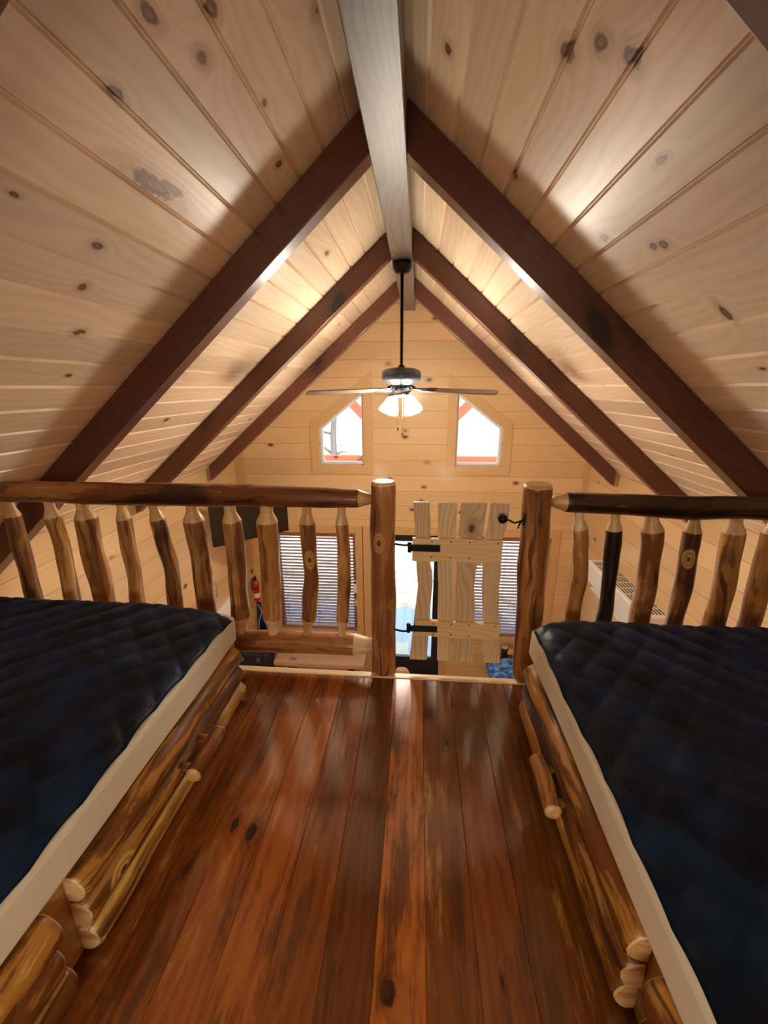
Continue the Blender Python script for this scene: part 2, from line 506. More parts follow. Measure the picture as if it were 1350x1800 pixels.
# ---------------------------------------------------------------- shell
def ceiling_side(sgn, name, label):
    bm = NB(); uvl = bm.loops.layers.uv.verify()
    step = .0915; first = .0415; xe = (XR - XC) if sgn > 0 else (XC - XL)
    edges = [0] + [first + step * i for i in range(40) if first + step * i < xe] + [xe + .02]
    prof = []                             # (x offset, depth into the board)
    gw = .0052
    for a, b in zip(edges, edges[1:]):
        prof += [(a + .0006, .010), (a + gw, 0), (b - gw, 0), (b - .0006, .010)]
    nx, nz = SL / K * sgn, 1 / K
    def P(d, h, y): return (XC + sgn * d + nx * h, y, APEX - SL * d + nz * h)
    rows = []
    ys = (YB - .1, YG + .0)
    for d, h in prof: rows.append([bm.verts.new(P(d, h, y)) for y in ys])
    top = [bm.verts.new(P(xe + .02, .08, y)) for y in ys], [bm.verts.new(P(0, .08, y)) for y in ys]
    rows += list(top)
    n = len(rows)
    for i in range(n):
        j = (i + 1) % n
        f = bm.faces.new((rows[i][0], rows[i][1], rows[j][1], rows[j][0]))
        di = prof[i][0] if i < len(prof) else 5
        dj = prof[j][0] if j < len(prof) else 5
        for l in f.loops:
            d = di if l.vert in rows[i] else dj
            mid = (di + dj) / 2
            l[uvl].uv = (l.vert.co.y + (0 if sgn < 0 else 17), (d * .998 + mid * .002 - first) * K + .1212 * (20 if sgn < 0 else 60))
    bmesh.ops.recalc_face_normals(bm, faces=bm.faces[:])
    struct(name, bm, pine_ceiling_l if sgn < 0 else pine_ceiling_r, label)
ceiling_side(-1, 'ceiling_left', 'left slope of knotty pine boards under the roof')
ceiling_side(1, 'ceiling_right', 'right slope of knotty pine boards under the roof')

# openings in the gable wall: polygons in (x, z)
W1 = [(-1.161, .283), (-.633, .283), (-.633, 1.135), (-1.161, .715)]
W2 = [(.432, .283), (.962, .283), (.962, .722), (.432, 1.122)]
W3 = [(-1.80, -1.98), (-.76, -1.98), (-.76, -.58), (-1.80, -.58)]
W4 = [(.60, -1.98), (1.63, -1.98), (1.63, -.58), (.60, -.58)]
DO = [(-.57, ZF + .001), (.343, ZF + .001), (.343, -.579), (-.57, -.579)]
def gable():
    bm = NB(); uvl = bm.loops.layers.uv.verify()
    def loop(pts):
        vs = [bm.verts.new((p[0], YG, p[1])) for p in pts]
        return [bm.edges.new((vs[i], vs[(i + 1) % len(vs)])) for i in range(len(vs))]
    es = loop([(XL - .1, ZF), (DO[0][0], ZF), (DO[3][0], DO[3][1]), (DO[2][0], DO[2][1]), (DO[1][0], ZF), (XR + .1, ZF), (XR + .1, ceil_z(XR + .1) + .03), (XC, APEX + .03), (XL - .1, ceil_z(XL - .1) + .03)])
    for w in (W1, W2, W3, W4): es += loop(w)
    r = bmesh.ops.triangle_fill(bm, edges=es, use_beauty=True, use_dissolve=False)
    fs = [f for f in bm.faces]
    ex = bmesh.ops.extrude_face_region(bm, geom=fs)
    bmesh.ops.translate(bm, vec=(0, .13, 0), verts=[g for g in ex['geom'] if isinstance(g, bmesh.types.BMVert)])
    bmesh.ops.recalc_face_normals(bm, faces=bm.faces[:])
    for f in bm.faces:
        for l in f.loops:
            c = l.vert.co; l[uvl].uv = (c.x + (c.y - YG), c.z + 3 + (c.y - YG) * .3)
    struct('wall_gable', bm, pine_wall, 'far gable wall of horizontal knotty pine boards')
gable()
def side_wall(name, x0, x1, label, off):
    bm = NB(); zt = ceil_z(x0 if abs(x0) < abs(x1) else x1) + .02
    vs = box(bm, (min(x0, x1), YB, ZF), (max(x0, x1), YG - .001, zt), 'y', seed=(off, 3))
    struct(name, bm, pine_wall, label)
side_wall('wall_left', XL, XL - .1, 'left side wall of pine boards', 3)
side_wall('wall_right', XR, XR + .1, 'right side wall of pine boards', 8)
bm = NB()
poly_prism(bm, [(XL - .1, ZF), (XR + .1, ZF), (XR + .1, ceil_z(XR + .1) + .03), (XC, APEX + .03), (XL - .1, ceil_z(XL - .1) + .03)], 1, YB - .1, YB, uvf=lambda c, f: (c.x, c.z + 3))
struct('wall_back', bm, pine_wall, 'pine back wall behind the beds')
bm = NB(); box(bm, (XL, YB, ZF - .1), (XR, YG + .13, ZF), 'y'); struct('floor_lower', bm, dark_floor, 'ground floor boards below the loft')

# loft floor: boards with small bevels
bm = NB(); uvl = bm.loops.layers.uv.verify()
PW = .1095; x0 = -.0707
k = math.floor((XL - x0) / PW)
rows = []; prof = []
x = XL
while x < XR - 1e-6:
    e = min(XR, x0 + PW * (math.floor((x - x0) / PW + 1e-6) + 1))
    prof += [(x + .0002, -.0022), (x + .0016, 0), (e - .0016, 0), (e - .0002, -.0022)]
    x = e
prof += [(XR, -.03), (XL, -.03)]
ys = (YB, YE - .032)
rows = [[bm.verts.new((a, y, h)) for y in ys] for a, h in prof]
for i in range(len(rows)):
    j = (i + 1) % len(rows)
    f = bm.faces.new((rows[i][0], rows[j][0], rows[j][1], rows[i][1]))
    mid = (prof[i][0] + prof[j][0]) / 2
    for l in f.loops: l[uvl].uv = (l.vert.co.y, (l.vert.co.x * .998 + mid * .002) - x0)
bm.faces.new([r[0] for r in rows]); bm.faces.new([r[1] for r in rows][::-1])
bmesh.ops.recalc_face_normals(bm, faces=bm.faces[:])
struct('floor', bm, floor_wood, 'glossy dark stained plank floor of the loft')
bm = NB(); box(bm, (XL, YE - .032, -.05), (XR, YE, .004), 'x'); struct('trim_1', bm, pale_trim, 'pale wood strip capping the loft edge', bevel=.003)
bm = NB(); box(bm, (XL, YB, -.2), (XR, YE - .005, -.052), 'y'); struct('floor_underside', bm, pine_trim, 'joist deck under the loft floor')

# corner and rail trims
bm = NB(); box(bm, (XL, YG - .02, ZF), (XL + .11, YG, ceil_z(XL + .11) - .01), 'z'); struct('trim_2', bm, pine_trim, 'left corner board of the gable wall')
bm = NB(); box(bm, (XR - .07, YG - .02, ZF), (XR, YG, ceil_z(XR) - .01), 'z'); struct('trim_3', bm, pine_trim, 'right corner board of the gable wall')

# ---------------------------------------------------------------- ridge and rafters
t = thing('ridge_beam', 'long stained ridge beam running along the peak of the ceiling', 'beam', (XC, YB, 1.951))
bm = NB(); box(bm, (XC - .066, YB, 1.951), (XC + .066, YG - .001, APEX - .062), 'y', seed=(2.2, .4))
obj('beam', bm, ridge_wood, t, bevel=.004)
RY = [(.583, .667), (1.741, 1.826), (2.926, 3.011), (4.131, 4.216)]
names = ['nearest pair, cut by the top corners of the photo', 'first full pair from the railing', 'pair beside the fan canopy', 'pair closest to the gable windows']
for (ya, yb), nm in zip(RY, names):
    for s in (-1, 1):
        bm = NB()
        xi, xo = XC + s * .0665, XC + s * 2.038
        pts = [(xi, raf_z(xi)), (xo, raf_z(xo)), (xo, ceil_z(xo) - .001), (xi, ceil_z(xi) - .001)]
        sd = rnd.random() * 9
        def uvf(c, f, s=s, sd=sd):
            d = abs(c.x - XC) * K
            n = f.normal
            if abs(f.calc_center_median().y - ya) < 1e-4 or abs(f.calc_center_median().y - yb) < 1e-4:
                return (d + sd, (c.z - raf_z(c.x)) * .76 + sd + 2)
            return (d + sd, c.y + sd)
        poly_prism(bm, pts, 1, ya, yb, uvf=uvf)
        o = obj('rafter', bm, beam_wood, None, bevel=.004)
        tag(o, 'dark stained %s roof rafter, %s' % ('left' if s < 0 else 'right', nm), 'rafter', 'stained roof rafters')

# ---------------------------------------------------------------- gable windows, door, blinds
def inset_poly(pts, d):
    n = len(pts); r = []
    for i in range(n):
        p0, p1, p2 = [Vector((*pts[j % n],)) for j in (i - 1, i, i + 1)]
        e1, e2 = (p1 - p0).normalized(), (p2 - p1).normalized()
        n1, n2 = Vector((-e1.y, e1.x)), Vector((-e2.y, e2.x))
        b = (n1 + n2); b = b / b.dot(n1)
        r.append(tuple(p1 + b * d))
    return r
def ring_prism(bm, outer, inner, y0, y1):
    n = len(outer)
    for i in range(n):
        j = (i + 1) % n
        q = [outer[i], outer[j], inner[j], inner[i]]
        d = (Vector(outer[j]) - Vector(outer[i])).normalized(); sd = rnd.random() * 9
        poly_prism(bm, q, 1, y0, y1, uvf=lambda c, f, d=d, sd=sd: (Vector((c.x, c.z)).dot(d) + sd, Vector((c.x, c.z)).dot(Vector((-d.y, d.x))) + c.y + sd))
def window(n, poly, label, cas, vin=.03):
    root = thing('window_%d' % n, label, 'window', (poly[0][0], YG, poly[0][1])); root['kind'] = 'structure'
    bm = NB(); outer = inset_poly(poly, -cas); inn = inset_poly(poly, .0)
    ring_prism(bm, outer, inn, YG - .014, YG - .0005)
    obj('window_casing', bm, pine_trim, root, bevel=.002)
    bm = NB(); ring_prism(bm, inset_poly(poly, .001), inset_poly(poly, vin), YG + .06, YG + .11)
    obj('window_frame', bm, vinyl, root, bevel=.002)
    bm = NB(); q = inset_poly(poly, vin - .002)
    poly_prism(bm, q, 1, YG + .083, YG + .087)
    obj('glass', bm, glass_m, root)
    return root
window(1, W1, 'upper left trapezoid window in the gable wall', .105)
window(2, W2, 'upper right trapezoid window in the gable wall', .1)
window(3, W3, 'lower left window of the gable wall, behind wooden blinds', .1, .045)
window(4, W4, 'lower right window of the gable wall, behind wooden blinds', .1, .045)

def blind(poly, label):
    x0, x1, z0, z1 = poly[0][0] + .006, poly[1][0] - .006, poly[0][1], poly[2][1]
    root = thing('window_blind', label, 'blind', ((x0 + x1) / 2, YG + .03, z1), 'wooden blinds on the lower windows')
    bm = NB(); box(bm, (x0, YG + .002, z1 - .055), (x1, YG + .055, z1 - .002), 'x'); obj('headrail', bm, slat_wood, root, bevel=.003)
    bm = NB(); n = int((z1 - z0 - .12) / .0435)
    for i in range(n):
        z = z1 - .085 - i * .0435
        M = Matrix.Translation((0, YG + .03, z)) @ Matrix.Rotation(.10, 4, 'X')
        box(bm, (x0, -.024, -.0014), (x1, .024, .0014), 'x', M)
    obj('slats', bm, slat_wood, root)
    zb = z1 - .085 - n * .0435
    bm = NB(); box(bm, (x0, YG + .006, zb - .012), (x1, YG + .054, zb + .006), 'x'); obj('bottom_rail', bm, slat_wood, root, bevel=.003)
    for f in (.1, .5, .9):
        bm = NB(); xx = x0 + (x1 - x0) * f
        for dy in (-.026, .026):
            tube(bm, [(xx, YG + .03 + dy, z1 - .05), (xx, YG + .03 + dy, zb)], .0014, 6)
        obj('ladder_cord', bm, slat_wood, root)
    bm = NB(); xx = x0 + .11
    tube(bm, [(xx, YG - .004, z1 - .05), (xx, YG - .004, z1 - 1.22)], .0016, 6)
    lathe(bm, (xx, YG - .004, z1 - 1.25), [(.003, .03), (.008, .01), (.009, 0)], 10)
    obj('pull_cord', bm, white_pl, root)
blind(W3, 'brown wooden slat blind on the window left of the door')
blind(W4, 'brown wooden slat blind on the window right of the door')

root = thing('door_1', 'navy entry door with a full glass light', 'door', (-.1, YG, ZF)); root['kind'] = 'structure'
x0, x1, zt = DO[0][0], DO[1][0], DO[2][1]
bm = NB()
box(bm, (x0 + .004, YG + .03, ZF + .004), (x0 + .11, YG + .075, zt - .004), 'z'); box(bm, (x1 - .11, YG + .03, ZF + .004), (x1 - .004, YG + .075, zt - .004), 'z')
box(bm, (x0 + .11, YG + .03, zt - .10), (x1 - .11, YG + .075, zt - .004), 'x'); box(bm, (x0 + .11, YG + .03, ZF + .004), (x1 - .11, YG + .075, ZF + .27), 'x')
obj('door_leaf', bm, navy_door, root, bevel=.004)
bm = NB(); box(bm, (x0 + .105, YG + .05, ZF + .265), (x1 - .105, YG + .054, zt - .095)); obj('glass', bm, glass_m, root)
bm = NB()
lathe(bm, (x0 + .055, YG + .03, -1.62), [(.028, 0), (.028, .008), (.012, .012), (.010, .05)], 20, axis=Matrix.Rotation(PI / 2, 3, 'X'))
tube(bm, [(x0 + .055, YG - .02, -1.62), (x0 + .11, YG - .024, -1.622), (x0 + .165, YG - .018, -1.626)], [.009, .009, .007], 12)
obj('door_handle', bm, bronze, root)
bm = NB()
ring_prism(bm, [(x0 - .1, ZF), (x0 - .1, zt + .1), (x1 + .1, zt + .1), (x1 + .1, ZF)][::-1], [(x0, ZF), (x0, zt), (x1, zt), (x1, ZF)][::-1], YG - .014, YG - .0005)
obj('door_casing', bm, pine_trim, root)

# ---------------------------------------------------------------- loft railing
YRL = 1.537
def baluster(bm, xt, xm, xb, w, zt, zb, seed):
    p = [(xt, zt), ((xt * .4 + xm * .6), zt - .17), (xm, (zt + zb) / 2), ((xb * .5 + xm * .5), zb + .17), (xb, zb)]
    n = 44; r = w / 2
    pts, rad = [], []
    L = zt - zb
    for i in range(n + 1):
        q = i / n; s = q * 4; j = min(int(s), 3); f = s - j
        f = f * f * (3 - 2 * f)
        x = p[j][0] + (p[j + 1][0] - p[j][0]) * f
        z = zt - L * q
        y = YRL + .006 * mnoise.noise(Vector((q * 3, seed, 1.7))) * math.sin(PI * q)
        x += .007 * mnoise.noise(Vector((q * 3, seed, 7.7))) * math.sin(PI * q)
        pts.append((x, y, z))
        e = min(q * L, (1 - q) * L)
        rr = r * .6 if e < .046 else (r * (.6 + .4 * min(1, (e - .046) / .032) ** .8))
        rad.append(rr)
    cut = .084 / L
    tube(bm, pts, rad, 20, True, 0, 1, .2, seed, lambda q: 0 if cut < q < 1 - cut else 1)
def railing(name, label, xs, zs, rs, low, bals, postside):
    t = thing('loft_railing', label, 'railing', (xs[0], YRL, 0))
    bm = NB(); L = abs(xs[1] - xs[0])
    a = .055 / L
    log(bm, (xs[0], YRL, zs[0]), (xs[1], YRL, zs[1]), [(0, rs[0] * .5), (a, rs[0]), (.5, rs[1] * 1.08), (1, rs[1])], 22, 40, .006, .1, 5 + postside, (a * .9, 1))
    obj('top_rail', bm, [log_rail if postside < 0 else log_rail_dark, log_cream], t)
    bm = NB()
    log(bm, (xs[0], YRL, low[0]), (xs[1], YRL, low[1]), [(0, .028), (a * 1.6, .047), (1, .05)], 22, 40, .005, .1, 15 + postside, (a * 1.5, 1))
    obj('bottom_rail', bm, [log_rail, log_cream], t)
    for i, (xt, xm, xb, w, dk) in enumerate(bals):
        bm = NB()
        baluster(bm, xt * .78, xm * .78, xb * .78, w * .78, .738, .150, i + 40 * (postside + 2))
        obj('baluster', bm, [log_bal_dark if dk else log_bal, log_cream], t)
    return t
LB = [(-2.163, -2.16, -2.16, .08, 0), (-1.933, -1.918, -1.93, .08, 0), (-1.746, -1.743, -1.74, .105, 0), (-1.534, -1.532, -1.55, .075, 0), (-1.354, -1.316, -1.33, .078, 0),
      (-1.147, -1.139, -1.15, .1, 0), (-.95, -.945, -.958, .098, 0), (-.755, -.765, -.781, .1, 0), (-.547, -.548, -.585, .077, 0), (-.372, -.372, -.394, .07, 0)]
RBL = [(.77, .818, .80, .072, 0), (.936, .962, .97, .07, 1), (1.105, 1.142, 1.13, .093, 0), (1.295, 1.312, 1.31, .078, 0), (1.474, 1.493, 1.5, .09, 0), (1.655, 1.658, 1.66, .088, 0)]
railing('l', 'peeled log railing section left of the gate with ten balusters', (-.172, -1.715), (.760, .766), (.037, .043), (.113, .11), LB, -1)
railing('r', 'peeled log railing section right of the gate, one scorched baluster', (.498, 1.40), (.762, .742), (.036, .04), (.113, .113), RBL, 1)

t = thing('railing_post', 'thick peeled log post standing left of the gate', 'post', (-.128, 1.525, 0), 'log posts beside the gate')
bm = NB()
log(bm, (-.128, 1.525, 0), (-.128, 1.525, .834), [(0, .044), (.015, .05), (.5, .0495), (.975, .0475), (.99, .046), (1, .040)], 28, 40, .004, .1, 3, (-1, .985))
obj('post', bm, [log_post, log_cream], t)
t2 = thing('railing_post', 'thick leaning log post standing right of the gate with a hook latch', 'post', (.467, 1.525, 0), 'log posts beside the gate')
bm = NB()
log(bm, (.468, 1.525, 0), (.441, 1.525, .832), [(0, .046), (.02, .05), (.25, .05), (.5, .053), (.975, .0525), (.99, .05), (1, .044)], 28, 40, .006, .12, 11, (-1, .985))
obj('post', bm, [log_post, log_cream], t2)
bm = NB()
tube(bm, [(.395, 1.50, .70), (.378, 1.497, .694), (.360, 1.493, .690), (.345, 1.492, .698), (.328, 1.49, .705)], [.004, .0035, .0035, .0035, .004], 10)
tube(bm, [(.384, 1.497, .697), (.377, 1.49, .684), (.372, 1.487, .670)], [.0035, .003, .0025], 8)
box(bm, (.389, 1.488, .682), (.396, 1.515, .722), 'z')
la = obj('latch', bm, iron, t2, label='black iron hook latch')
bm = NB(); lathe(bm, (.3165, 1.49, .705), [(.001, -.014), (.012, -.012), (.018, 0), (.012, .012), (.001, .014)], 20, axis=Matrix.Rotation(PI / 2, 3, 'X'))
obj('knob', bm, iron, la)

# gate
YGT = 1.548
t = thing('loft_gate', 'small rustic gate of four wavy boards hanging between the log posts', 'gate', (.0, YGT, .05))
GT = [(-.016, .062), (.104, .195), (.217, .34), (.357, .449)]
GM = [(.005, .091), (.12, .194), (.209, .305), (.343, .427)]
GB = [(-.022, .072), (.128, .203), (.218, .326), (.381, .467)]
SH = [(0, .0, 0), (0, 0, 0), (0, -.02, 0), (0, -.03, 0)]
for i in range(4):
    bm = NB(); n = 24; L, R = [], []
    for k in range(n + 1):
        q = k / n
        def lerp3(a, b, c):
            return (a + (b - a) * (q * 2)) if q < .5 else (b + (c - b) * (q * 2 - 1))
        z = .96 - (.96 - .064) * q
        lx = lerp3(GT[i][0], GM[i][0], GB[i][0]) + .007 * mnoise.noise(Vector((q * 4, i * 3.1, 0))) * math.sin(PI * q)
        rx = lerp3(GT[i][1], GM[i][1], GB[i][1]) + .010 * mnoise.noise(Vector((q * 4, i * 3.1, 5))) * math.sin(PI * q)
        if i == 3: rx += .02 * math.exp(-((q - .25) / .08) ** 2) * -1; lx -= .018 * math.exp(-((q - .28) / .1) ** 2)
        if i == 0: lx += .010 * math.sin(PI * q) ** 2; rx -= .016 * math.exp(-((q - .3) / .08) ** 2)
        L.append((lx * .78, z * .78)); R.append((rx * .78, z * .78))
    sd = rnd.random() * 9
    poly_prism(bm, L + R[::-1], 1, YGT - .009, YGT + .009, uvf=lambda c, f, sd=sd: (c.z + sd, c.x + c.y + sd))
    obj('board', bm, gate_wood, t, bevel=.002)
for (za, zb, xa, xb, sd) in ((.662, .782, -.018, .424, 2), (.226, .318, .004, .444, 5)):
    bm = NB(); n = 20; T, B = [], []
    for k in range(n + 1):
        q = k / n; x = xa + (xb - xa) * q
        T.append((x * .78, (zb + .008 * mnoise.noise(Vector((q * 3, sd, 0)))) * .78))
        B.append((x * .78, (za + .018 * mnoise.noise(Vector((q * 3.5, sd, 4)))) * .78))
    poly_prism(bm, T + B[::-1], 1, YGT - .028, YGT - .010, uvf=lambda c, f, sd=sd: (c.x + sd, c.z + c.y + sd), mi=0)
    for fx in (.22, .43, .64, .95):
        for fz in ((.88,) if fx != .22 else (.88, .2)) + ((.2,) if fx in (.43, .64) else ()):
            lathe(bm, ((xa + (xb - xa) * fx) * .78, YGT - .0285, (za + (zb - za) * fz) * .78), [(.0032, 0), (.0030, .0012), (.001, .0018)], 10, 1, Matrix.Rotation(PI / 2, 3, 'X'))
    obj('cross_rail', bm, [gate_rail_wood, iron], t, bevel=.002)
for zc in (.572, .216):
    bm = NB()
    box(bm, (-.016, YGT - .034, zc - .014), (.094, YGT - .029, zc + .014), 'x')
    tube(bm, [(-.024, YGT - .032, zc - .018), (-.024, YGT - .032, zc + .018)], .008, 14)
    zp = zc + (.012 if zc > .4 else -.012)
    tube(bm, [(-.080, 1.522, zp), (-.05, YGT - .036, zp), (-.024, YGT - .034, zp)], .0045, 10)
    tube(bm, [(-.024, YGT - .032, zc + .016), (-.024, YGT - .032, zc + .024)], [.010, .006], 12)
    obj('strap_hinge', bm, iron, t, bevel=.002)

# ---------------------------------------------------------------- beds
def bed(sg, xf, xw, side):
    """sg = +1 when the room is on the +x side of the face; xf = face of the side board, xw = wall side"""
    ya, yb = 1.365, -.55
    lab = 'log platform bed with half log drawers under the %s slope' % side
    t = thing('platform_bed', lab, 'bed', ((xf + xw) / 2, .4, 0), 'twin platform beds')
    bm = NB()
    box(bm, (min(xf, xw), yb, 0), (max(xf, xw), ya, .238), 'y')
    obj('bed_base', bm, panel_m, t, bevel=.003)
    for d, (y0, y1) in enumerate(((.535, 1.325), (-.34, .488))):
        fr = None
        bm = NB(); box(bm, (min(xf, xf + sg * .004), y0 + .004, .012), (max(xf, xf + sg * .004), y1 - .004, .236), 'y')
        dr = obj('drawer', bm, panel_m, t)
        for j, zc in enumerate((.043, .118, .193)):
            bm = NB()
            off = rnd.uniform(-.012, .008)
            log(bm, (xf + sg * .012, y0 + off * .5, zc), (xf + sg * .012, y1 - .01 + off, zc), [(0, .030), (.012, .0385), (.3, .041), (.7, .038), (.985, .040), (1, .03)], 22, 44, .005, .14,
                d * 7 + j * 3 + (20 if sg > 0 else 50), (.004, .996))
            # cut the back half away so that the log lies against the drawer board
            r = bmesh.ops.bisect_plane(bm, geom=bm.verts[:] + bm.edges[:] + bm.faces[:], plane_co=(xf + sg * .0045, 0, 0), plane_no=(-sg, 0, 0), clear_outer=True)
            obj('half_log', bm, [log_face, log_cream], dr)
        yc = (y0 + y1) / 2
        bm = NB(); hx = xf + sg * (.098 if sg > 0 else .084); yc += 0 if sg > 0 else -.03
        log(bm, (hx, yc - .085, .142), (hx, yc + .085, .142), [(0, .014), (.04, .022), (.5, .024), (.96, .022), (1, .014)], 18, 14, .004, .12, d + 3 + int(sg * 5), (.05, .95))
        for dy in (-.05, .05):
            tube(bm, [(xf + sg * .045, yc + dy, .139), (hx, yc + dy, .142)], .011, 12)
        obj('drawer_handle', bm, [log_rail if sg > 0 else log_bal, log_cream], dr)
    # mattress: rounded box
    m = thing('mattress', 'cream mattress lying on the platform bed under the %s slope' % side, 'mattress', ((xf + xw) / 2, .4, .239), 'bed mattresses')
    bm = NB(); n = 40
    x_in = xf + sg * .028; r = .022; zb, ztop = .240, .360
    prof = [(0, zb), (.012, zb + .012), (.012, ztop - r * 1.4), (.009, ztop - r * .75), (-r * .9, ztop - .003), (-r * 1.6, ztop)]
    w = abs(x_in - xw) - .02
    ring = [(x_in + sg * (dx - .012), z) for dx, z in prof] + [(x_in - sg * (w + dx - .024), z) for dx, z in prof[::-1]]
    uvl = bm.loops.layers.uv.verify()
    rows = []
    for k in range(n + 1):
        y = yb + .02 + (ya - .03 - yb - .02) * k / n
        row = []
        for (px, pz) in ring:
            wv = .004 * mnoise.noise(Vector((y * 3, pz * 9, px)))
            row.append(bm.verts.new((px + wv * sg, y, pz + (wv if pz > .26 else 0))))
        rows.append(row)
    for a, b in zip(rows, rows[1:]):
        for i in range(len(ring)):
            j = (i + 1) % len(ring)
            bm.faces.new((a[i], b[i], b[j], a[j]))
    bm.faces.new(rows[0]); bm.faces.new(rows[-1][::-1])
    bmesh.ops.recalc_face_normals(bm, faces=bm.faces[:])
    obj('mattress_body', bm, sheet_m, m, bevel=.004)
    # quilt
    q = thing('quilt', 'dark navy diamond stitched quilt spread over the bed under the %s slope' % side, 'quilt', ((xf + xw) / 2, .4, .39), 'navy quilts')
    bm = NB(); nu, nv = 150, 230
    W = w - .01; Lq = ya - yb
    P = .115
    def H(a, b):
        u = (a + b * .9) / P; v = (a - b * .9) / P
        s = abs(math.sin(PI * u)) ** .4 * abs(math.sin(PI * v)) ** .4
        return .009 * s
    def pos(i, j):
        a = i / nu * (W + .06)                 # 0 at the inner edge
        b = j / nv * (Lq + .10)                # 0 behind camera, big at the railing
        x = x_in - sg * (-.002 + a) + sg * .006 * mnoise.noise(Vector((b * 4, 1.5, sg))) * max(0, 1 - a / .2)
        y = yb + b
        z = ztop + .004 + .022 * min(1, a / .3) + H(a, b) + .007 * mnoise.noise(Vector((x * 5, y * 5, 2))) + .012 * mnoise.noise(Vector((x * 1.7, y * 1.7, 5))) + .008
        # inner edge lies on the mattress shoulder
        e = max(0, 1 - a / .05); z -= .016 * e * e
        # far end falls over the mattress foot
        over = y - (ya - .055)
        if over > 0:
            x -= sg * .035 * min(1, over / .05) * max(0, 1 - a / .12)
            th = min(over / .05, PI / 2)
            y = ya - .055 + .05 * math.sin(th); drop = .05 * (1 - math.cos(th)) + max(0, over - .05 * PI / 2)
            z -= drop
        # front corner sags
        c = max(0, 1 - a / .16) * max(0, 1 - (ya - y) / .22)
        z -= .03 * c * c
        z = max(z, .262)
        return (x, y, z)
    g = [[bm.verts.new(pos(i, j)) for j in range(nv + 1)] for i in range(nu + 1)]
    for i in range(nu):
        for j in range(nv):
            f = bm.faces.new((g[i][j], g[i + 1][j], g[i + 1][j + 1], g[i][j + 1])); f.smooth = True
    bmesh.ops.recalc_face_normals(bm, faces=bm.faces[:])
    o = obj('quilt_cover', bm, quilt_m, q, smooth=True)
    if o.data.polygons[len(o.data.polygons) // 2].normal.z < 0: o.data.flip_normals()
    md = o.modifiers.new('Solid', 'SOLIDIFY'); md.thickness = .006; md.offset = -1
bed(1, -.700, -1.90, 'left')
bed(-1, .442, 1.625, 'right')

# ---------------------------------------------------------------- ceiling fan
FX, FY = -.1245, 3.06
t = thing('ceiling_fan', 'ceiling fan with four lit frosted shades hanging from the ridge beam', 'fan', (FX, FY, 1.951))
bm = NB(); lathe(bm, (FX, FY, 0), [(.062, 1.9505), (.066, 1.94), (.062, 1.91), (.045, 1.886), (.02, 1.88)], 32); obj('canopy', bm, bronze, t)
bm = NB(); lathe(bm, (FX, FY, 0), [(.011, 1.885), (.011, 1.32), (.022, 1.315), (.024, 1.29)], 20); obj('downrod', bm, bronze, t)
bm = NB(); lathe(bm, (FX, FY, 0), [(.03, 1.302), (.09, 1.296), (.125, 1.284), (.135, 1.27), (.137, 1.235), (.130, 1.215), (.10, 1.205), (.09, 1.19), (.05, 1.185)], 40); obj('motor_housing', bm, motor_grey, t)
for k in range(5):
    a = math.radians(-90 + 72 * k + 1.5)
    Mt = Matrix.Translation((FX, FY, 1.158)) @ Matrix.Rotation(a, 4, 'Z') @ Matrix.Rotation(math.radians(2.0), 4, 'Y') @ Matrix.Rotation(math.radians(11), 4, 'X')
    bm = NB(); n = 10
    pts = [(.19, -.05), (.22, -.056), (.60, -.068), (.645, -.06), (.662, -.03), (.665, 0), (.662, .03), (.645, .06), (.60, .068), (.22, .056), (.19, .05)]
    vs = poly_prism(bm, pts, 2, -.004, .004); bmesh.ops.transform(bm, matrix=Mt, verts=vs)
    b = obj('blade', bm, blade_wood, t, bevel=.002)
    bm = NB()
    vs = box(bm, (.08, -.016, .004), (.2, .016, .010)) + box(bm, (.19, -.04, .0045), (.25, .04, .0085))
    bmesh.ops.transform(bm, matrix=Mt, verts=vs)
    tube(bm, [(FX + .05 * math.cos(a), FY + .05 * math.sin(a), 1.187), (FX + .1 * math.cos(a), FY + .1 * math.sin(a), 1.164)], .01, 10)
    obj('blade_iron', bm, bronze, b)
bm = NB(); lathe(bm, (FX, FY, 0), [(.045, 1.187), (.048, 1.15), (.04, 1.125), (.03, 1.11), (.012, 1.10)], 28)
for k in range(4):
    a = PI / 4 + k * PI / 2
    c, s = math.cos(a), math.sin(a)
    tube(bm, [(FX + .03 * c, FY + .03 * s, 1.13), (FX + .055 * c, FY + .055 * s, 1.128), (FX + .068 * c, FY + .068 * s, 1.112)], [.010, .010, .018], 12)
lk = obj('light_kit', bm, bronze, t)
for k in range(4):
    a = PI / 4 + k * PI / 2
    ax = (Matrix.Rotation(a, 3, 'Z') @ Matrix.Rotation(math.radians(-27), 3, 'Y'))
    bm = NB(); c0 = (FX + .070 * math.cos(a), FY + .070 * math.sin(a), 1.114)
    lathe(bm, c0, [(.018, 0), (.026, -.012), (.036, -.035), (.048, -.07), (.060, -.10), (.066, -.122), (.060, -.121), (.03, -.11)], 24, axis=ax)
    obj('lamp_shade', bm, shade_m, t)
for dx, dy, zb in ((-.022, -.02, .868), (.012, -.03, .83)):
    bm = NB(); tube(bm, [(FX + dx, FY + dy, 1.112), (FX + dx, FY + dy, zb + .03)], .0014, 6)
    ch = obj('pull_chain', bm, brass_m, t)
    bm = NB(); lathe(bm, (FX + dx, FY + dy, zb), [(.002, .034), (.0045, .026), (.0045, .004), (.002, 0)], 10); obj('fob', bm, bronze, ch)

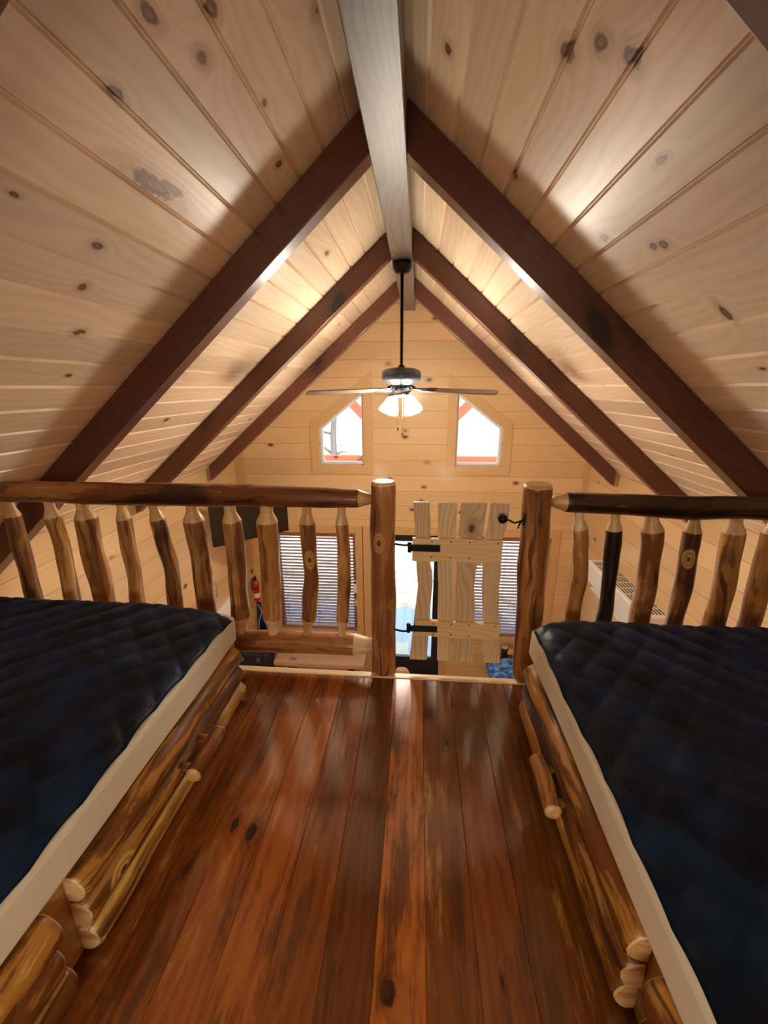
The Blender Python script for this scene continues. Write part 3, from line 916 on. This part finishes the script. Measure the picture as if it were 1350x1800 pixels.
# ---------------------------------------------------------------- ladder up to the gate
t = thing('loft_ladder', 'pale log ladder leaning on the loft edge below the gate', 'ladder', (.17, 1.9, ZF))
lx = (-.052, .392)
for x in lx:
    bm = NB(); log(bm, (x, 2.25, ZF + .001), (x + .001, 1.552, -.018 if x < 0 else -.052), [(0, .036), (.985, .036), (.995, .03), (1, .018)], 20, 30, .004, .08, 4 + x * 9, (-1, .99))
    obj('stile', bm, [log_pale, log_cream], t)
for i in range(7):
    q = (i + 1) / 8.2; y = 2.25 + (1.552 - 2.25) * q; z = ZF + (-.02 - ZF) * q
    bm = NB(); log(bm, (lx[0] + .02, y, z), (lx[1] - .02, y, z), [(0, .016), (.1, .024), (.9, .024), (1, .016)], 14, 12, .003, .1, i + 60, (.06, .94)); obj('rung', bm, [log_pale, log_cream], t)

# ---------------------------------------------------------------- things downstairs
# television angled in the left corner
a0, a1 = Vector((-1.99, 3.70)), Vector((-1.405, 4.27)); dv = (a1 - a0).normalized(); nv_ = Vector((dv.y, -dv.x)); Wt = (a1 - a0).length
MT = Matrix.Translation((a0.x, a0.y, -.345)) @ Matrix(((dv.x, -nv_.x, 0, 0), (dv.y, -nv_.y, 0, 0), (0, 0, 1, 0), (0, 0, 0, 1)))
t = thing('television', 'black flat television on a swing arm in the far left corner', 'television', (a0.x, a0.y, -.345))
bm = NB(); box(bm, (0, 0, 0), (Wt, .035, .475), M=MT); obj('television_case', bm, black_pl, t, bevel=.004)
bm = NB(); box(bm, (.012, -.002, .02), (Wt - .012, .0005, .463), M=MT); obj('screen', bm, screen_m, t)
bm = NB()
cm = MT @ Vector((Wt / 2, .04, .24))
tube(bm, [cm, cm + Vector((-.18, .18, 0)), (XL + .115, 4.6, cm.z)], .018, 10); box(bm, (XL + .02, 4.52, cm.z - .12), (XL + .11, 4.68, cm.z + .12)); box(bm, (Wt / 2 - .12, .036, .12), (Wt / 2 + .12, .05, .36), M=MT)
obj('swing_arm', bm, iron, t)
bm = NB()
p = [MT @ Vector((.10, .05, .1)), MT @ Vector((.02, .09, -.01)), MT @ Vector((-.035, .10, .06)), MT @ Vector((-.06, .16, .2))]
tube(bm, p, .007, 8); obj('cable', bm, white_pl, t)

# air conditioner on the right wall
t = thing('air_conditioner', 'white wall mounted air conditioner on the right wall under the roof', 'air conditioner', (XR, 3.5, -.53))
ya, yb = 2.99, 4.12
bm = NB(); poly_prism(bm, [(XR - .001, -.82), (XR - .12, -.82), (XR - .19, -.75), (XR - .205, -.55), (XR - .195, -.533), (XR - .001, -.533)], 1, ya, yb); obj('case', bm, white_pl, t, bevel=.006)
bm = NB()
for i in range(6):
    xx = XR - .17 + i * .027
    for j in range(9):
        yy = ya + .05 + j * .115
        box(bm, (xx, yy, -.5335), (xx + .013, yy + .095, -.531))
obj('grille', bm, grille_pl, t)
bm = NB(); box(bm, (XR - .165, ya + .05, -.824), (XR - .1, yb - .05, -.818)); obj('louver', bm, white_pl, t)

# fire extinguisher
t = thing('fire_extinguisher', 'red fire extinguisher with a white label hanging on the gable wall', 'extinguisher', (-2.075, 4.80, -1.53))
bm = NB(); lathe(bm, (-2.075, 4.80, -1.53), [(.03, 0), (.040, .008), (.041, .03), (.041, .25), (.034, .275), (.016, .295)], 24); obj('cylinder', bm, red_m, t)
bm = NB(); lathe(bm, (-2.075, 4.80, -1.47), [(.0415, 0), (.0418, .002), (.0418, .06), (.0415, .062)], 24); obj('label_band', bm, label_m, t)
bm = NB(); lathe(bm, (-2.075, 4.80, -1.34), [(.0415, 0), (.0418, .002), (.0418, .014), (.0415, .016)], 24); obj('strap', bm, iron, t)
bm = NB(); lathe(bm, (-2.075, 4.80, -1.24), [(.014, 0), (.014, .04), (.008, .045)], 14)
box(bm, (-2.085, 4.72, -1.20), (-2.065, 4.81, -1.192)); box(bm, (-2.085, 4.73, -1.182), (-2.065, 4.81, -1.174))
tube(bm, [(-2.075, 4.80, -1.21), (-2.12, 4.79, -1.215), (-2.13, 4.785, -1.30), (-2.122, 4.79, -1.38)], .007, 8)
tube(bm, [(-2.075, 4.84, -1.3), (-2.075, YG - .019, -1.3)], .012, 8)
obj('valve', bm, black_pl, t)

# leaning glossy board
t = thing('leaning_board', 'dark blue glossy board with pale modelled reflections leaning below the extinguisher', 'board', (-2.03, 4.66, ZF))
MB_ = Matrix.Translation((-2.03, 4.76, ZF + .001)) @ Matrix.Rotation(-.07, 4, 'X')
bm = NB(); box(bm, (-.075, -.012, 0), (.075, .012, 1.06), M=MB_); obj('panel', bm, plain('glossy navy', '#0c1a3c', .15, coat=.6), t, bevel=.004)
bm = NB()
for s in (-1, 1):
    tube(bm, [MB_ @ Vector(q) for q in ((-.055 * s, -.014, 1.04), (0, -.014, .94), (.05 * s, -.014, .8), (.062 * s, -.014, .6))], .006, 8)
tube(bm, [MB_ @ Vector((.073, -.012, 0)), MB_ @ Vector((.073, -.012, 1.055))], .004, 8)
obj('reflection_line', bm, plain('pale blue stripe', '#9cc0ea', .3), t)  # pale tubes stand in for reflections on the glossy panel

# trunk
t = thing('storage_trunk', 'black storage trunk standing left of the live edge bench', 'trunk', (-2.0, 4.5, ZF))
bm = NB(); box(bm, (-2.2, 4.30, ZF + .001), (-1.84, 4.64, -2.06)); obj('trunk_body', bm, plain('charcoal vinyl', '#23262c', .4, noise=.1), t, bevel=.01)
bm = NB(); box(bm, (-2.205, 4.29, -2.058), (-1.832, 4.65, -2.0)); obj('lid', bm, plain('navy vinyl', '#1a2a44', .3, noise=.1), t, bevel=.012)
for x in (-2.12, -1.92):
    bm = NB(); box(bm, (x - .02, 4.283, -2.09), (x + .02, 4.2895, -2.03)); obj('latch', bm, plain('steel', '#9aa0a8', .3, .9), t)

# live edge bench
t = thing('slab_bench', 'live edge slab bench on black legs under the left blind', 'bench', (-1.2, 4.56, ZF))
bm = NB(); n = 30; F, Bk = [], []
for k in range(n + 1):
    x = -1.79 + 1.165 * k / n
    F.append((x, 4.43 + .018 * mnoise.noise(Vector((x * 5, 0, 0)))))
    Bk.append((x, 4.70 + .01 * mnoise.noise(Vector((x * 5, 4, 0)))))
poly_prism(bm, F + Bk[::-1], 2, -2.25, -2.18, uvf=lambda c, f: (c.x, c.y + c.z)); obj('slab', bm, slab_wood, t, bevel=.012)
for x in (-1.58, -.80):
    bm = NB()
    for y in (4.49, 4.63): box(bm, (x - .035, y - .015, ZF + .001), (x + .035, y + .015, -2.251), 'z')
    box(bm, (x - .035, 4.49, ZF + .002), (x + .035, 4.63, ZF + .03)); obj('leg', bm, black_pl, t)

# remote holder and switch
t = thing('remote_control', 'small white remote in a holder on the wall beside the door casing', 'remote', (-.772, 4.86, -1.4))
bm = NB(); box(bm, (-.795, 4.846, -1.39), (-.749, YG - .001, -1.30)); obj('holder', bm, white_pl, t, bevel=.003)
bm = NB(); box(bm, (-.791, 4.834, -1.385), (-.753, 4.8455, -1.205)); rm = obj('body', bm, white_pl, t, bevel=.004)
bm = NB(); box(bm, (-.785, 4.8325, -1.25), (-.759, 4.8338, -1.22)); obj('display', bm, black_pl, rm)
t = thing('light_switch', 'double light switch plate on the wall below the white remote', 'switch', (-.728, 4.87, -1.54))
bm = NB(); box(bm, (-.786, YG - .007, -1.595), (-.67, YG - .001, -1.485)); obj('plate', bm, plain('ivory plate', '#cbb98e', .5), t, bevel=.003)
for x in (-.755, -.70):
    bm = NB(); box(bm, (x - .005, YG - .018, -1.552), (x + .005, YG - .0065, -1.528)); obj('toggle', bm, white_pl, t)

# wall shelf with glass rack by the left wall
t = thing('wall_cabinet', 'white fronted wooden topped cabinet against the left wall', 'cabinet', (XL + .12, 3.7, -1.1))
bm = NB(); box(bm, (XL + .002, 3.3, -1.3), (XL + .27, 4.05, -.93), 'y'); obj('body', bm, white_pl, t, bevel=.004)
bm = NB(); box(bm, (XL + .001, 3.28, -.929), (XL + .29, 4.07, -.90), 'y'); obj('top', bm, gate_wood, t, bevel=.004)
t = thing('glass_rack', 'small chrome wire rack standing on the wooden cabinet top', 'rack', (XL + .13, 3.72, -.9))
bm = NB(); cx, cy = XL + .13, 3.72
for zz, rr in ((-.896, .05), (-.80, .055), (-.72, .045)):
    tube(bm, [(cx + rr * math.cos(a * PI / 10), cy + rr * math.sin(a * PI / 10), zz) for a in range(21)], .003, 6, caps=False)
for k in range(6):
    a = k * PI / 3; tube(bm, [(cx + .05 * math.cos(a), cy + .05 * math.sin(a), -.896), (cx + .055 * math.cos(a), cy + .055 * math.sin(a), -.8), (cx + .045 * math.cos(a), cy + .045 * math.sin(a), -.72)], .003, 6)
obj('wire_frame', bm, plain('chrome', '#c8ced6', .15, 1), t)

# log daybed with blue seat
t = thing('log_daybed', 'log daybed with a blue patterned seat standing under the right blind', 'daybed', (1.5, 4.4, ZF))
for (x, y, h) in ((1.16, 4.72, .62), (1.80, 4.72, .62), (1.16, 4.08, .27), (1.80, 4.08, .27)):
    bm = NB(); log(bm, (x, y, ZF + .001), (x, y, ZF + h), [(0, .045), (.97, .045), (1, .038)], 20, 20, .004, .08, x * 9 + y, (-1, .985)); obj('post', bm, [log_rail_dark, log_cream], t)
for (x0, y0, x1, y1, z) in ((1.18, 4.72, 1.78, 4.72, ZF + .55), (.93, 4.62, 1.9, 4.62, ZF + .305), (.93, 4.08, 1.9, 4.08, ZF + .305)):
    bm = NB(); log(bm, (x0, y0, z), (x1, y1, z), [(0, .03), (.06, .04), (.94, .04), (1, .03)], 18, 20, .004, .08, x0 + y1 * 3 + z, (.05, .95)); obj('rail', bm, [log_pale, log_cream], t)
bm = NB(); box(bm, (.92, 4.02, ZF + .345), (1.92, 4.66, ZF + .52)); obj('seat_pad', bm, blue_m, t, bevel=.05)

# ---------------------------------------------------------------- outside
bm = NB(); box(bm, (-3.2, YG + .14, -2.80), (3.0, 6.80, -2.70), 'y', seed=(1, 0)); o = obj('porch_deck', bm, deck_wood); tag(o, 'weathered grey deck boards outside the entry door', 'deck', kind='structure')
t = thing('porch_truss', 'reddish timber truss of the porch seen through the gable windows', 'truss', (XC, 6.5, .0))
bm = NB(); box(bm, (-2.7, 6.44, .0), (2.45, 6.56, .145), 'x'); obj('tie_beam', bm, porch_wood, t)
for s in (-1, 1):
    bm = NB()
    MM = Matrix.Translation((XC + s * .05, 6.5, .10)) @ Matrix.Rotation(-s * math.radians(45), 4, 'Y')
    box(bm, (0 if s > 0 else -1.7, -.05, -.065), (1.7 if s > 0 else 0, .05, .065), 'x', MM); obj('brace', bm, porch_wood, t)
    bm = NB(); poly_prism(bm, [(XC, 2.35), (XC + s * 2.7, 2.35 - SL * 2.7), (XC + s * 2.7, 2.2 - SL * 2.7), (XC, 2.2)], 1, 6.44, 6.56); obj('top_chord', bm, porch_wood, t)
    bm = NB(); box(bm, (XC + s * 2.45 - .07, 6.43, -2.699), (XC + s * 2.45 + .07, 6.57, -.001), 'z'); obj('truss_post', bm, porch_wood, t)
bm = NB(); box(bm, (XC - .07, 6.445, .146), (XC + .07, 6.555, 2.2), 'z'); obj('king_post', bm, porch_wood, t)
t = thing('doormat', 'pale doormat lying on the deck outside the entry door', 'mat', (-.2, 5.55, -2.7)); 
bm = NB(); box(bm, (-.55, 5.42, -2.699), (-.09, 5.72, -2.688)); obj('mat', bm, plain('pale mat', '#cfc8b8', .9, noise=.2), t)

bm = NB(); nx, ny = 60, 60
def gz(x, y):
    return -3.0 - .12 * (y - 6.8) * (1 if y < 11 else 0) + (-.504 + (y - 11) * .16 if y >= 11 else 0) + .25 * mnoise.noise(Vector((x * .35, y * .35, 0)))
g = [[bm.verts.new((-22 + 44 * i / nx, 6.9 + 38 * (j / ny) ** 1.5, gz(-22 + 44 * i / nx, 6.9 + 38 * (j / ny) ** 1.5))) for j in range(ny + 1)] for i in range(nx + 1)]
for i in range(nx):
    for j in range(ny): bm.faces.new((g[i][j], g[i + 1][j], g[i + 1][j + 1], g[i][j + 1])).smooth = True
o = obj('ground_outside', bm, ground_m); tag(o, 'leaf littered slope beyond the porch', 'ground', kind='structure')

def tree(x, y, h, r, lean, label, seed):
    R = random.Random(seed); z0 = gz(x, y) - .1
    t = thing('bare_tree', label, 'tree', (x, y, z0), 'bare trees on the slope')
    bm = NB(); pts = [(x + lean * q * h + .15 * mnoise.noise(Vector((q * 4, seed, 0))), y + .1 * mnoise.noise(Vector((q * 4, seed, 9))), z0 + h * q) for q in [i / 10 for i in range(11)]]
    tube(bm, pts, [r * (1 - .7 * i / 10) for i in range(11)], 12); obj('trunk', bm, bark_m, t)
    bm = NB(); tips = []
    for k in range(14):
        i = R.randint(3, 9); p = Vector(pts[i]); a = R.uniform(0, 2 * PI); l = R.uniform(.8, 2.0)
        d = Vector((math.cos(a), math.sin(a) * .6, R.uniform(.1, .9)))
        q1, q2 = p + d * l * .5 + Vector((0, 0, .1)), p + d * l
        tube(bm, [p, q1, q2], [r * .35, r * .2, r * .06], 6); tips += [q1, q2, (q1 + q2) / 2]
    obj('branches', bm, bark_m, t)
    bm = NB()
    for p in tips:
        for _ in range(9):
            c = p + Vector((R.gauss(0, .25), R.gauss(0, .25), R.gauss(0, .2)))
            Mx = Matrix.Translation(c) @ Matrix.Rotation(R.uniform(0, 6), 4, 'Z') @ Matrix.Rotation(R.uniform(0, 6), 4, 'X')
            vs = [bm.verts.new(Mx @ Vector(q)) for q in ((-.05, 0, 0), (0, -.03, .01), (.06, 0, 0), (0, .03, .01))]
            bm.faces.new(vs)
    o = obj('leaves', bm, leaf_m, t)
tree(-2.85, 14, 7, .14, .02, 'grey bare tree straight beyond the upper left window', 1)
tree(-4.6, 19, 8, .16, -.03, 'slim bare tree farther back on the left of the slope', 2)
tree(4.2, 21, 5, .13, .03, 'bare tree far beyond the upper right window', 3)
tree(1.0, 24, 6, .15, .0, 'bare tree on the slope in line with the entry door', 4)

# ---------------------------------------------------------------- light
w = bpy.data.worlds.new('sky'); bpy.context.scene.world = w; w.use_nodes = True
bg = w.node_tree.nodes['Background']; bg.inputs[0].default_value = (.66, .83, 1.0, 1); bg.inputs[1].default_value = 3.0
sd = bpy.data.lights.new('sun', 'SUN'); sd.energy = 12; sd.color = (1, .95, .88); sd.angle = .02
so = bpy.data.objects.new('sun', sd); C.objects.link(so); so.rotation_euler = (math.radians(38), math.radians(14), 0)
def portal(name, x0, x1, z0, z1):
    l = bpy.data.lights.new(name, 'AREA'); l.shape = 'RECTANGLE'; l.size = x1 - x0; l.size_y = z1 - z0; l.cycles.is_portal = True
    o = bpy.data.objects.new(name, l); C.objects.link(o); o.location = ((x0 + x1) / 2, YG + .125, (z0 + z1) / 2); o.rotation_euler = (-PI / 2, 0, 0)
for nme, p in (('daylight_upper_left', W1), ('daylight_upper_right', W2), ('daylight_lower_left', W3), ('daylight_lower_right', W4), ('daylight_door', DO)):
    portal(nme, min(q[0] for q in p), max(q[0] for q in p), min(q[1] for q in p), max(q[1] for q in p))

l = bpy.data.lights.new('loft_fill', 'AREA'); l.shape = 'RECTANGLE'; l.size = .9; l.size_y = .35; l.energy = 20; l.color = (1, .86, .66)  # added fill on the back wall, brightens gate, beds and floor; no real fixture
o = bpy.data.objects.new('loft_fill', l); C.objects.link(o); o.location = (-.1, -.9, 1.08); o.rotation_euler = (math.radians(90 - 29), 0, 0)
for x in (-.8, .6):  # added unseen fills below the loft to brighten the side walls
    l = bpy.data.lights.new('under_loft_fill', 'POINT'); l.energy = 22; l.color = (1, .92, .80); l.shadow_soft_size = .12
    o = bpy.data.objects.new('under_loft_fill', l); C.objects.link(o); o.location = (x, 1.1, -.55)
# ---------------------------------------------------------------- camera
f_px, pitch, yaw, roll = 733.02, .2905, .0813, -.0034
F = Vector((-math.sin(yaw) * math.cos(pitch), math.cos(yaw) * math.cos(pitch), -math.sin(pitch)))
R = Vector((math.cos(yaw), math.sin(yaw), 0)); U = R.cross(F)
c, s = math.cos(roll), math.sin(roll)
R, U = R * c + U * s, U * c - R * s
cd = bpy.data.cameras.new('camera'); cam = bpy.data.objects.new('camera', cd); C.objects.link(cam)
cam.matrix_world = Matrix(((R.x, U.x, -F.x, 0), (R.y, U.y, -F.y, 0), (R.z, U.z, -F.z, 1.17), (0, 0, 0, 1)))
cd.sensor_fit = 'HORIZONTAL'; cd.sensor_width = 36; cd.lens = f_px * 36 / 1350; cd.clip_start = .02; cd.clip_end = 200
sc = bpy.context.scene
sc.camera = cam
sc.view_settings.view_transform = 'Standard'; sc.view_settings.look = 'None'; sc.view_settings.gamma = 1
sc.view_settings.use_curve_mapping = False; sc.view_settings.exposure = 0.0
sc.cycles.max_bounces = 10; sc.cycles.diffuse_bounces = 6; sc.cycles.use_denoising = True
sc.cycles.sample_clamp_indirect = 8
